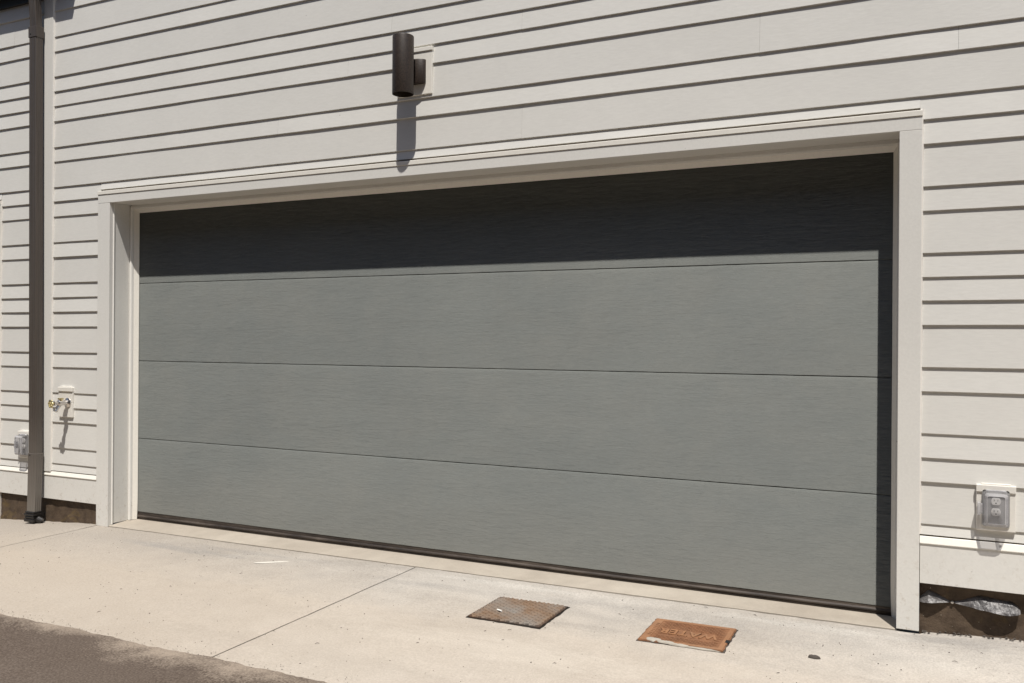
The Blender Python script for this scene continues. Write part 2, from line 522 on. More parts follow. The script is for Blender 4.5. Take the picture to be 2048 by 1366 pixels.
def rrect(w, h, r, n=5):
    """rounded rectangle outline, counter-clockwise"""
    pts = []
    for cx, cy, a0 in ((w / 2 - r, h / 2 - r, 0), (-w / 2 + r, h / 2 - r, 90), (-w / 2 + r, -h / 2 + r, 180), (w / 2 - r, -h / 2 + r, 270)):
        for i in range(n + 1):
            a = R(a0 + 90 * i / n)
            pts.append((cx + r * math.cos(a), cy + r * math.sin(a)))
    return pts

# ------------------------------------------------------------------ ground
def gz(x, y):
    z = -0.042 + 0.0065 * x + 0.015 * y
    if x < -0.25:
        z -= 0.055 * (-0.25 - x) if x > -2 else 0.096
    if x > 4.95:
        z += 0.05 * min(x - 4.95, 0.5) * max(0.0, min(1.0, (y + 0.5) / 0.5))
    return z

bm = bmesh.new()
vs = [bm.verts.new(v) for v in ((-400, -400, -0.30), (400, -400, -0.30), (400, 400, -0.30), (-400, 400, -0.30))]
bm.faces.new(vs)
tag(obj('ground', bm, 'soil'), kind='structure')

rnd = random.Random(4)
bm = bmesh.new()
def slab(x0, x1, y0, y1f, back_rough=0.0, front_rough=0.012):
    nx = max(2, int((x1 - x0) / 0.03)); ny = 28
    top = {}
    for i in range(nx + 1):
        for j in range(ny + 1):
            x = x0 + (x1 - x0) * i / nx
            y1 = y1f(x) if callable(y1f) else y1f
            y = y0 + (y1 - y0) * j / ny
            if j == ny:
                br = back_rough if not callable(y1f) or x > 4.92 else 0.006
                y += noise.noise(Vector((x * 9, 3.1, 0))) * br + noise.noise(Vector((x * 31, 7, 0))) * br * 0.5
            if i in (0, nx):
                x += noise.noise(Vector((x, y * 6, 5))) * 0.003
            z = gz(x, y) + noise.noise(Vector((x * 1.3, y * 1.3, 0))) * 0.0022 + noise.noise(Vector((x * 5, y * 5, 1))) * 0.0008
            ex = min(i, nx - i) == 0 or j in (0, ny)
            if ex:
                z -= 0.003 + 0.002 * abs(noise.noise(Vector((x * 20, y * 20, 3))))
            top[i, j] = bm.verts.new((x, y, z))
    for i in range(nx):
        for j in range(ny):
            bm.faces.new((top[i, j], top[i + 1, j], top[i + 1, j + 1], top[i, j + 1]))
    ring = [top[i, 0] for i in range(nx + 1)] + [top[nx, j] for j in range(1, ny + 1)] + [top[i, ny] for i in range(nx - 1, -1, -1)] + [top[0, j] for j in range(ny - 1, 0, -1)]
    low = [bm.verts.new((v.co.x, v.co.y, v.co.z - 0.09)) for v in ring]
    for a in range(len(ring)):
        b = (a + 1) % len(ring)
        bm.faces.new((ring[b], ring[a], low[a], low[b]))
g = 0.0042
slab(-6.0, -0.157 - g, -1.62, 0.006, 0.022)
slab(-0.157 + g, 2.391 - g, -1.62, -0.0185, 0.006)
slab(2.391 + g, 9.0, -1.62, lambda x: -0.0185 if x < 4.92 else 0.022, 0.02)
drive = tag(obj('driveway', bm, 'concrete', smooth=True), kind='structure')

bm = bmesh.new()                                     # the dirt that fills the joints
vs = []
for x, y in ((-6, -1.7), (9, -1.7), (9, 0.3), (-6, 0.3)):
    vs.append(bm.verts.new((x, y, -0.042 + 0.0065 * x + 0.015 * y - (0.11 if x < 0 else 0.016))))
bm.faces.new(vs)
tag(obj('driveway_subgrade', bm, 'soil'), kind='structure')

bm = bmesh.new()                                     # garage floor slab under the door
n = 150
rows = []
for i in range(n + 1):
    x = -0.052 + (4.876 + 0.002) * i / n
    yf = -0.0105 + noise.noise(Vector((x * 7, 1, 0))) * 0.004 + noise.noise(Vector((x * 30, 1, 0))) * 0.002
    t = i / n
    zb = -0.0262 + 0.0135 * t
    zf = gz(x, yf) + 0.002
    rows.append([bm.verts.new((x, yf, zf - 0.08)), bm.verts.new((x, yf, zf - 0.002)), bm.verts.new((x, yf + 0.004, zf)), bm.verts.new((x, 0.20, zb)), bm.verts.new((x, 0.32, zb))])
for a, b in zip(rows, rows[1:]):
    for j in range(4):
        bm.faces.new((a[j], b[j], b[j + 1], a[j + 1]))
tag(obj('garage_floor', bm, 'slab'), kind='structure')

# road: irregular edge, laid over the front of the driveway
bm = bmesh.new()
xs = [-30 + 0.5 * i for i in range(48)] + [-6 + 0.02 * i for i in range(751)] + [9 + 0.5 * i for i in range(1, 43)]
prev = None
for x in xs:
    e = -1.535 + 0.018 * noise.noise(Vector((x * 2.2, 0, 0))) + 0.012 * noise.noise(Vector((x * 9, 0, 0))) + 0.007 * noise.noise(Vector((x * 40, 0, 0)))
    ring = []
    for yy, dz in ((e, -0.003), (e - 0.012, 0.003), (e - 0.05, 0.005), (e - 0.4, 0.006), (-3.2, 0.006), (-6.0, -0.02), (-9.0, -0.05)):
        xx = max(-6, min(9, x))
        ring.append(bm.verts.new((x, yy, gz(xx, max(yy, -3.2)) + dz)))
    if prev:
        for j in range(len(ring) - 1):
            bm.faces.new((prev[j], prev[j + 1], ring[j + 1], ring[j]))
    prev = ring
fix(bm)
tag(obj('road', bm, 'asphalt', smooth=True), kind='structure')

# loose grit at the edge of the road
def pebble(bm, c, r, rn):
    res = bmesh.ops.create_icosphere(bm, subdivisions=1, radius=r)
    s = Vector((rn.uniform(0.7, 1.3), rn.uniform(0.7, 1.3), rn.uniform(0.4, 0.8)))
    for v in res['verts']:
        v.co = Vector((v.co.x * s.x, v.co.y * s.y, v.co.z * s.z)) * rn.uniform(0.8, 1.2) + Vector(c)
bm = bmesh.new()
rg = random.Random(11)
for i in range(420):
    x = rg.uniform(0.6, 3.9)
    y = -1.535 + rg.gauss(0, 0.022) + (abs(rg.gauss(0, 0.035)) if rg.random() < 0.4 else 0)
    pebble(bm, (x, y, gz(x, y) + 0.003), rg.uniform(0.0008, 0.0020), rg)
for i in range(420):
    x = rg.uniform(-0.6, 5.2); y = rg.uniform(-1.45, -0.03)
    pebble(bm, (x, y, gz(x, y) + 0.001), rg.uniform(0.001, 0.0028), rg)
for i in range(90):
    x = rg.uniform(4.92, 5.5); y = rg.uniform(-0.012, 0.022)
    pebble(bm, (x, y, gz(x, y) + 0.003), rg.uniform(0.002, 0.006), rg)
for i in range(46):
    x = rg.uniform(-0.6, 5.2); y = rg.uniform(-1.4, -0.05); a = rg.uniform(0, 6.28); l = rg.uniform(0.006, 0.022)
    z = gz(x, y) + 0.002
    tube(bm, [(x, y, z), (x + l * 0.5 * math.cos(a), y + l * 0.5 * math.sin(a), z + 0.002), (x + l * math.cos(a + 0.3), y + l * math.sin(a + 0.3), z)], [0.0008, 0.0012, 0.0006], 5)
tag(obj('grit', bm, 'stone'), 'loose dark grit scattered over the driveway', 'grit', kind='stuff')

# ------------------------------------------------------------------ unseen house row, added across the lane to shade the low sky
row = thing('sky_shading_house', 'unseen dark brick house row added behind the camera to shade the low sky', 'house', (4, -8.5, 0))
bm = bmesh.new()
box(bm, (-17, -9, -0.4), (17, 0, 9.4))
box(bm, (-17.1, -9.1, 9.4), (17.1, 0.12, 9.65), 0.02)
obj('wall', bm, 'brick', row)
for xx in (-12, -4, 4, 12):
    bm = bmesh.new()
    box(bm, (xx - 2.4, 0.002, -0.2), (xx + 2.4, 0.03, 2.2), 0.01)
    obj('garage_door', bm, 'dark_bronze', row)
    for wx in (-1.6, 1.6):
        bm = bmesh.new()
        box(bm, (xx + wx - 0.6, 0.002, 3.6), (xx + wx + 0.6, 0.05, 5.2), 0.01)
        wi = obj('window', bm, 'trim', row)
        bm = bmesh.new()
        box(bm, (xx + wx - 0.54, 0.0505, 3.66), (xx + wx + 0.54, 0.054, 5.14))
        obj('pane', bm, 'black', wi)

# ------------------------------------------------------------------ house
house = thing('townhouse', 'white lap-sided townhouse wall around the wide grey garage door', 'house')

LAPS = [0.343, 0.4535, 0.6331, 0.735, 0.8378, 1.0164, 1.1197, 1.299, 1.402, 1.5025, 1.6048, 1.7844, 1.888, 2.069, 2.1737,
        2.2744, 2.4533, 2.5541, 2.7362, 2.8426, 2.9457, 3.0496, 3.2257, 3.3296, 3.5093, 3.613, 3.717, 3.897, 4.0, 4.104, 4.284, 4.387, 4.567, 4.67, 4.85]
OFFS = {3.2257: 0.565, 3.0496: 1.382, 2.9457: 2.20, 2.8426: 3.012, 2.5541: 0.565, 2.4533: 1.385, 2.2744: 3.015, 2.1737: 2.207, 2.7362: 1.9, 3.3296: 2.6}
WX0, WX1 = -1.197, 7.6
T = 0.0104
rs = random.Random(21)
def board(bm, x0, x1, z0, z1, seed):
    def jit(x):
        d = 0.0022 * noise.noise(Vector((x * 1.1, seed * 7.3, 0))) + 0.0012 * noise.noise(Vector((x * 3.4, seed * 3.1, 2)))
        dz = 0.0012 * noise.noise(Vector((x * 1.6, seed * 5.7, 9)))
        yb = -(T + d)
        return [(0.0, z0 + dz + 0.001), (yb + 0.0012, z0 + dz), (yb, z0 + dz + 0.0014), (-0.0012, z1 + 0.006), (0.0, z1 + 0.006)]
    prism_x(bm, None, x0, x1, 0.14, lambda x: list(reversed(jit(x))))
bm = bmesh.new()
for i, z0 in enumerate(LAPS[:-1]):
    z1 = LAPS[i + 1]
    if z0 < 2.2:
        spans = [(WX0, -0.150), (4.905, WX1)] if z0 > 0.4 else [(WX0, -0.150)]
    else:
        spans = [(-2.9, WX1)]
    if abs(z0 - 2.1737) < 0.001:
        spans = [(WX0, -0.150), (4.905, WX1)]
    off = OFFS.get(z0, rs.choice((0.565, 2.2, 3.015)))
    for a, b in spans:
        if z0 > 3.55:
            a = max(a, -0.70)
        cuts = [off + 3.664 * k for k in range(-2, 4)]
        pts = [a] + [c for c in cuts if a + 0.05 < c < b - 0.05] + [b]
        for p, q in zip(pts, pts[1:]):
            board(bm, p + 0.0004, q - 0.0004, z0, min(z1, 3.612) if (z0 < 3.55 and q < -0.7) else z1, i * 3.7 + p)
# the short piece above the door head
board(bm, -0.15, 4.905, 2.2255, 2.2744, 99.0)
board(bm, WX0, -0.150, 0.2905, 0.343, 41.0)
board(bm, 4.905, WX1, 0.4085, 0.4535, 43.0)
board(bm, -2.9, WX0 - 0.0006, 2.2255, 2.2744, 57.0)
fix(bm)
obj('lap_siding', bm, 'siding', house)

bm = bmesh.new()                                     # sheathing behind the boards
box(bm, (-3.5, 0.002, 2.20), (-1.26, 0.03, 5.0))
box(bm, (-1.24, 0.001, 0.10), (-0.078, 0.28, 5.0))
box(bm, (4.855, 0.001, 0.21), (WX1, 0.28, 5.0))
box(bm, (-0.0775, 0.001, 2.165), (4.8545, 0.28, 5.0))
obj('wall_core', bm, 'core', house)

bm = bmesh.new()
box(bm, (-0.727, -0.020, 0.283), (-0.632, -0.0005, 4.9), 0.0015)
obj('corner_trim', bm, 'trim', house)

# base boards with their sloped caps
def cap_prof(z0, z1, y):
    return [(0.0, z0), (y, z0), (y - 0.0004, z0 + 0.003), (y + 0.010, z1 - 0.002), (y + 0.012, z1), (0.0, z1 + 0.0005)]
bm = bmesh.new()
box(bm, (WX0, -0.016, 0.0935), (-0.1640, -0.0005, 0.2575), 0.0012)
obj('skirt_board', bm, 'trim', house)
bm = bmesh.new()
prism_x(bm, list(reversed(cap_prof(0.2580, 0.285, -0.0205))), WX0, -0.1645)
fix(bm)
obj('skirt_cap', bm, 'vinyl', house)
bm = bmesh.new()
box(bm, (4.9150, -0.016, 0.2025), (WX1, -0.0005, 0.3710), 0.0012)
obj('skirt_board', bm, 'trim', house)
bm = bmesh.new()
prism_x(bm, list(reversed(cap_prof(0.3715, 0.402, -0.0205))), 4.9145, WX1)
fix(bm)
obj('skirt_cap', bm, 'vinyl', house)

# foundation
def found(x0, x1, z0, z1, name, yb):
    bm = bmesh.new()
    nx = int((x1 - x0) / 0.02); nz = 14
    gr = {}
    for i in range(nx + 1):
        for j in range(nz + 1):
            x = x0 + (x1 - x0) * i / nx; z = z0 + (z1 - z0) * j / nz
            y = yb + 0.004 * noise.noise(Vector((x * 14, z * 14, 0))) + 0.003 * noise.noise(Vector((x * 45, z * 45, 0)))
            if z < gz(x, 0) + 0.03:
                y -= 0.02 * max(0.0, noise.noise(Vector((x * 12, 0, 4))) + 0.25) * (1 - (z - z0) / 0.3)
            gr[i, j] = bm.verts.new((x, y, z))
    for i in range(nx):
        for j in range(nz):
            bm.faces.new((gr[i, j], gr[i + 1, j], gr[i + 1, j + 1], gr[i, j + 1]))
    return obj(name, bm, 'soil', house, smooth=True)
found(-1.30, -0.16, -0.20, 0.0995, 'foundation', 0.006)
found(4.913, WX1, -0.12, 0.209, 'foundation', 0.024)

# dark fascia and gutter over the left part of the wall
bm = bmesh.new()
box(bm, (-3.5, -0.018, 3.624), (-0.735, 0.0, 3.90), 0.001)
box(bm, (-3.5, -0.024, 3.612), (-0.735, 0.0, 3.6235), 0.001)
obj('fascia', bm, 'dark_bronze', house)
bm = bmesh.new()
gp = [(-0.024, 3.705), (-0.118, 3.705), (-0.128, 3.722), (-0.133, 3.77), (-0.150, 3.80), (-0.152, 3.825), (-0.024, 3.83)]
prism_x(bm, list(reversed(gp)), -3.5, -0.395)
fix(bm)
obj('gutter', bm, 'dark_bronze', house)

# frame of the door opening
frame_bm = bmesh.new()
box(frame_bm, (-0.1625, -0.0200, -0.047), (-0.0494, 0.0105, 2.1300), 0.0018, 2)
box(frame_bm, (4.8242, -0.0200, -0.0040), (4.9130, 0.0105, 2.1310), 0.0018, 2)
box(frame_bm, (-0.1625, -0.0205, 2.1310), (4.9130, 0.0105, 2.1890), 0.0015, 2)
dframe = obj('door_frame', frame_bm, 'trim', house)
dframe['label'] = 'flat white boards framing the garage opening'
bm = bmesh.new()
prism_x(bm, list(reversed([(0.0, 2.1895), (-0.0235, 2.1895), (-0.0245, 2.1905), (-0.0245, 2.2115), (-0.0230, 2.2135), (0.0, 2.2145)])), -0.1640, 4.9145)
fix(bm)
obj('head_cap', bm, 'vinyl', dframe)
bm = bmesh.new()
box(bm, (-0.0780, 0.0110, -0.030), (-0.0500, 0.30, 2.160), 0.0015)
obj('jamb', bm, 'trim', dframe)
bm = bmesh.new()
box(bm, (4.8255, 0.0110, -0.016), (4.8550, 0.30, 2.160), 0.0015)
obj('jamb', bm, 'trim', dframe)
bm = bmesh.new()
box(bm, (-0.0495, 0.0110, 2.1345), (4.8250, 0.30, 2.163), 0.0015)
obj('head_jamb', bm, 'trim', dframe)
def bead(x, y, r, z0, z1):
    bm = bmesh.new()
    lathe(bm, [(r, z0), (r, z1)], (x, y, 0), (0, 0, 1), 16)
    obj('bead', fix(bm), 'gloss', dframe, smooth=True)
bead(-0.0480, 0.0140, 0.0050, -0.036, 2.128)
bead(-0.0370, 0.1465, 0.0062, -0.028, 2.128)
# stop mouldings with their flexible weather strip
def stop_prof():
    return [(0.1815, 0.0), (0.1815, 0.022), (0.170, 0.026), (0.155, 0.024), (0.147, 0.021), (0.145, 0.017), (0.145, 0.0)]
def flap_prof(tip):
    return [(0.172, 0.022), (0.160, 0.0225), (0.1600, 0.0245), (0.168, 0.034), (0.181, tip), (0.1835, tip), (0.1835, tip - 0.004), (0.172, 0.030)]
def stop_side(xj, sg, z0, z1):
    bm = bmesh.new()
    pr = stop_prof()
    a = [bm.verts.new((xj + sg * h, y, z0)) for y, h in pr]
    b = [bm.verts.new((xj + sg * h, y, z1)) for y, h in pr]
    for i in range(len(pr)):
        j = (i + 1) % len(pr)
        bm.faces.new((a[i], a[j], b[j], b[i]))
    bm.faces.new(a); bm.faces.new(b)
    o = obj('stop_moulding', fix(bm), 'trim', dframe, smooth=True)
    bm = bmesh.new()
    rings = []
    nz = 40
    for k in range(nz + 1):
        z = z0 + (z1 - z0) * k / nz
        fl = 0.006 * max(0, 1 - (z - z0) / 0.16) ** 2
        rip = 0.0012 * noise.noise(Vector((xj, 0, z * 3)))
        rings.append([bm.verts.new((xj + sg * (h - (fl if i in (4, 5, 6) else 0) + rip), y, z)) for i, (y, h) in enumerate(flap_prof(0.051))])
    for p, q in zip(rings, rings[1:]):
        for i in range(len(p)):
            j = (i + 1) % len(p)
            bm.faces.new((p[i], p[j], q[j], q[i]))
    bm.faces.new(rings[0]); bm.faces.new(rings[-1])
    obj('weather_strip', fix(bm), 'vinyl', dframe, smooth=True)
stop_side(-0.0495, 1, -0.026, 2.134)
stop_side(4.8250, -0.7, -0.012, 2.134)
bm = bmesh.new()
prism_x(bm, [(y, 2.134 - h) for y, h in stop_prof()], -0.0490, 4.8245)
obj('stop_moulding', fix(bm), 'trim', dframe, smooth=False)
bm = bmesh.new()
prism_x(bm, [(y, 2.134 - h) for y, h in flap_prof(0.050)], -0.0300, 4.8080)
obj('weather_strip', fix(bm), 'vinyl', dframe, smooth=False)

# thin beads of caulk where boards meet the trim
def bead_v(x, z0, z1, s):
    bm = bmesh.new()
    n = int((z1 - z0) / 0.03)
    pr = None
    for i in range(n + 1):
        z = z0 + (z1 - z0) * i / n
        wd = 0.006 + 0.0025 * noise.noise(Vector((x, 0, z * 9)))
        ring = [bm.verts.new((x - s * 0.001, -0.016, z)), bm.verts.new((x + s * wd * 0.6, -0.0125, z)), bm.verts.new((x + s * wd, -0.004, z)), bm.verts.new((x - s * 0.001, -0.001, z))]
        if pr:
            for j in range(3):
                bm.faces.new((pr[j], pr[j + 1], ring[j + 1], ring[j]))
        pr = ring
    obj('caulk_bead', fix(bm), 'caulk', house, smooth=True)
bead_v(-0.632, 0.29, 4.6, 1)
bead_v(4.9130, 0.410, 2.22, 1)
bead_v(-1.1955, 0.29, 2.22, 1)

# the neighbouring garage begins at the left edge of the photo
nb = bmesh.new()
box(nb, (-1.288, -0.0200, -0.12), (-1.1960, 0.0105, 2.1300), 0.0018, 2)
box(nb, (-3.5, -0.0205, 2.1310), (-1.1960, 0.0105, 2.1890), 0.0015, 2)
nbf = obj('door_frame', nb, 'trim', house)
nbf['label'] = 'white boards of the next garage opening'
bm = bmesh.new()
prism_x(bm, list(reversed([(0.0, 2.1895), (-0.0245, 2.1895), (-0.0245, 2.2135), (0.0, 2.2145)])), -3.5, -1.1945)
obj('head_cap', fix(bm), 'vinyl', nbf)
bm = bmesh.new()
box(bm, (-3.5, 0.19, -0.16), (-1.25, 0.22, 2.2))
obj('door_panel', bm, 'door', nbf)

# garage door: dark core, four woodgrain sections, bottom seal
bm = bmesh.new()
box(bm, (-0.040, 0.1990, 0.010), (4.820, 0.2350, 2.150))
gdoor = obj('garage_door', bm, 'door_core', house)
gdoor['label'] = 'wide grey woodgrain sectional garage door'
H = 0.5334
def section(k):
    z0 = 0.027 if k == 0 else k * H + 0.0003
    z1 = (k + 1) * H - 0.0009
    prof = [(0.1985, z0), (0.1895, z0), (0.1876, z0 + 0.0015), (0.1872, z0 + 0.006), (0.1872, z1 - 0.022), (0.1877, z1 - 0.010), (0.1886, z1 - 0.004), (0.1905, z1 - 0.0008), (0.1985, z1)]
    bm = bmesh.new()
    def jit(x):
        d = 0.0008 * noise.noise(Vector((x * 0.9, k * 5, 0)))
        return [(y + d, z + 0.0006 * noise.noise(Vector((x * .8, 0, k)))) for y, z in reversed(prof)]
    prism_x(bm, None, -0.036, 4.816, 0.1, jit)
    return obj('door_section', fix(bm), 'door', gdoor, smooth=True)
for k in range(4):
    section(k)
bm = bmesh.new()
def tilt(x): return 0.0132 * (x / 4.79)
def sealp(x):
    t = tilt(x)
    w = 0.0016 * noise.noise(Vector((x * 3, 0, 0)))
    return list(reversed([(0.205, 0.0262), (0.1900, 0.0262), (0.1900, 0.003 + t), (0.1855, 0.000 + t + w), (0.1830, -0.004 + t + w), (0.1835, -0.009 + t + w), (0.190, -0.014 + t), (0.1885, -0.0175 + t), (0.190, -0.0255 + t), (0.205, -0.0255 + t)]))
prism_x(bm, None, -0.030, 4.812, 0.08, sealp)
obj('bottom_seal', fix(bm), 'rubber', gdoor, smooth=False)

# ------------------------------------------------------------------ downspout
ds = thing('downspout', 'brown rectangular metal downspout running down the wall left of the garage door', 'downspout', (-0.752, -0.06, -0.06))
ox, oy, oz = -0.752, -0.06, -0.06
def ds_ring(bm, cx, cy, cz, w, d, tilt=0.0):
    """corrugated rectangular ring"""
    pts = []
    nf = 9
    for i in range(nf):                               # front, left to right
        x = -w / 2 + 0.006 + (w - 0.012) * i / (nf - 1)
        pts.append((x, -d / 2 - (0.0012 if i % 2 == 0 else -0.0004)))
    ns = 7
    for i in range(ns):                               # right side, front to back
        y = -d / 2 + 0.006 + (d - 0.012) * i / (ns - 1)
        pts.append((w / 2 + (0.0012 if i % 2 == 0 else -0.0004), y))
    pts += [(w / 2 - 0.006, d / 2), (-w / 2 + 0.006, d / 2), (-w / 2, d / 2 - 0.006), (-w / 2, -d / 2 + 0.006)]
    return [bm.verts.new((cx + x - ox, cy + y - oy, cz + tilt * y - oz)) for x, y in pts]
def ds_run(bm, secs):
    rings = [ds_ring(bm, *s) for s in secs]
    for a, b in zip(rings, rings[1:]):
        for i in range(len(a)):
            j = (i + 1) % len(a)
            bm.faces.new((a[i], a[j], b[j], b[i]))
    bm.faces.new(list(reversed(rings[0]))); bm.faces.new(rings[-1])
DX, DY, DW, DD = -0.752, -0.061, 0.078, 0.056
bm = bmesh.new()
ds_run(bm, [(DX + 0.025, DY, 0.40, DW, DD), (DX + 0.017, DY, 1.4, DW, DD), (DX + 0.008, DY, 2.4, DW, DD), (DX, DY, 3.40, DW, DD)])
obj('pipe', fix(bm), 'bronze', ds, smooth=False)
bm = bmesh.new()
ds_run(bm, [(DX, DY, 3.395, DW - 0.006, DD - 0.006), (DX, DY - 0.002, 3.44, DW - 0.006, DD - 0.006), (DX, DY - 0.010, 3.56, DW - 0.006, DD - 0.004), (DX, DY - 0.024, 3.704, DW - 0.006, DD - 0.004)])
obj('upper_elbow', fix(bm), 'bronze', ds)
bm = bmesh.new()
ds_run(bm, [(DX + 0.030, DY - 0.014, 0.004, DW + 0.002, DD + 0.002), (DX + 0.028, DY - 0.008, 0.17, DW + 0.003, DD + 0.003), (DX + 0.026, DY - 0.002, 0.34, DW + 0.005, DD + 0.005), (DX + 0.025, DY, 0.408, DW + 0.006, DD + 0.006)])
obj('lower_outlet', fix(bm), 'bronze', ds)
def collar(z0, z1, DX=DX):
    bm = bmesh.new()
    a = DW / 2 + 0.0032; b = DD / 2 + 0.0032
    box(bm, (DX - a - ox, DY - b - oy, z0 - oz), (DX + a - ox, DY + b - oy, z1 - oz), 0.003, 2)
    c = obj('collar', bm, 'bronze', ds)
    bm = bmesh.new()
    lathe(bm, [(0.006, 0), (0.006, 0.002), (0.003, 0.004)], (DX - 0.018 - ox, DY - b - oy + 0.001, z0 + 0.025 - oz), (0, -1, 0), 10)
    obj('screw', fix(bm), 'black', c, smooth=True)
    return c
collar(3.322, 3.40)
collar(0.375, 0.412, DX + 0.025)
bm = bmesh.new()
for z0, z1, e in ((-0.062, -0.040, 0.012), (-0.038, -0.022, 0.008), (-0.020, -0.004, 0.012), (-0.003, 0.010, 0.007)):
    box(bm, (DX + 0.034 - DW / 2 - e - ox, DY - 0.018 - DD / 2 - e - oy, z0 - oz), (DX + 0.034 + DW / 2 + e - ox, DY - 0.018 + DD / 2 + e - oy, z1 - oz), 0.004, 2)
tube(bm, [(DX + 0.034 + 0.02 - ox, DY - 0.012 - oy, -0.045 - oz), (DX + 0.034 + 0.055 - ox, DY - 0.018 - oy, -0.046 - oz), (DX + 0.034 + 0.076 - ox, DY - 0.006 - oy, -0.056 - oz)], [0.026, 0.024, 0.021], 14)
obj('drain_boot', bm, 'boot', ds)

# ------------------------------------------------------------------ wall lamp
lamp = thing('wall_lamp', 'dark bronze tube wall lamp above the garage door', 'wall lamp', (2.36, -0.009, 2.70))
bm = bmesh.new()                                     # mounting block, trimmed box with a lip
box(bm, (-0.113, -0.0090, -0.130), (0.113, 0.0090, 0.128), 0.003, 2)
box(bm, (-0.115, -0.0145, 0.106), (0.115, 0.0085, 0.130), 0.003, 2)
obj('mounting_block', bm, 'vinyl', lamp)
bm = bmesh.new()
prof = []
N = 26
for i in range(N + 1):
    a = math.pi * i / N
    prof.append((0.062 * math.cos(a), -0.0095 - 0.036 * math.sin(a)))
zs = [-0.072, -0.069, 0.057, 0.060]
rings = []
for q, z in enumerate(zs):
    s = 0.97 if q in (0, 3) else 1
    rings.append([bm.verts.new((x * s + 0.012, -0.0095 + (y + 0.0095) * s, z)) for x, y in prof])
for a, b in zip(rings, rings[1:]):
    for i in range(N):
        bm.faces.new((a[i], a[i + 1], b[i + 1], b[i]))
bm.faces.new(rings[0]); bm.faces.new(rings[-1])
obj('canopy', fix(bm), 'lamp', lamp, smooth=True)
bm = bmesh.new()
lathe(bm, [(0.016, 0), (0.016, 0.045)], (0.004, -0.036, 0.0), (0, -1, 0), 20)
obj('neck', fix(bm), 'lamp', lamp, smooth=True)
bm = bmesh.new()
ax = (0.0, -0.123, 0)
NO = 48
prof = [(0.0, 0.164), (0.054, 0.164), (0.0570, 0.162), (0.058, 0.159), (0.058, -0.149), (0.0572, -0.1515), (0.0555, -0.1515), (0.0550, -0.149), (0.0550, -0.06), (0.0, -0.06)]
rings = [[bm.verts.new((ax[0] + max(r, 0.0004) * math.cos(2 * math.pi * i / NO), ax[1] + max(r, 0.0004) * math.sin(2 * math.pi * i / NO), z)) for i in range(NO)] for r, z in prof]
for a, b in zip(rings, rings[1:]):
    for i in range(NO):
        bm.faces.new((a[i], a[(i + 1) % NO], b[(i + 1) % NO], b[i]))
bm.faces.new(rings[0]); bm.faces.new(rings[-1])
tubeo = obj('lamp_shade', fix(bm), 'lamp', lamp, smooth=True)
bm = bmesh.new()
lathe(bm, [(0.0545, -0.058), (0.05, -0.075), (0.03, -0.085), (0.008, -0.087)], ax, (0, 0, 1), 32)
obj('lens', fix(bm), 'black', tubeo, smooth=True)

# ------------------------------------------------------------------ outdoor outlets
def mount_block(name, w, h, root, lip=0.03):
    bm = bmesh.new()
    box(bm, (-w / 2, -0.014, -h / 2), (w / 2, 0.0075, h / 2), 0.0025, 2)
    box(bm, (-w / 2 - 0.001, -0.020, h / 2 - lip), (w / 2 + 0.001, 0.008, h / 2 + 0.001), 0.003, 2)
    box(bm, (-w / 2 + 0.018, -0.0125, h / 2 + 0.0012), (w / 2 - 0.018, 0.0070, h / 2 + 0.006), 0.001)
    return obj(name, bm, 'plastic', root)

def shell(bm, outline_fn, ys, close_front=True):
    rings = []
    for y, sc_w, sc_h, r in ys:
        rings.append([bm.verts.new((x, y, z)) for x, z in outline_fn(sc_w, sc_h, r)])
    for a, b in zip(rings, rings[1:]):
        for i in range(len(a)):
            j = (i + 1) % len(a)
            bm.faces.new((a[i], a[j], b[j], b[i]))
    if close_front:
        bm.faces.new(rings[-1])

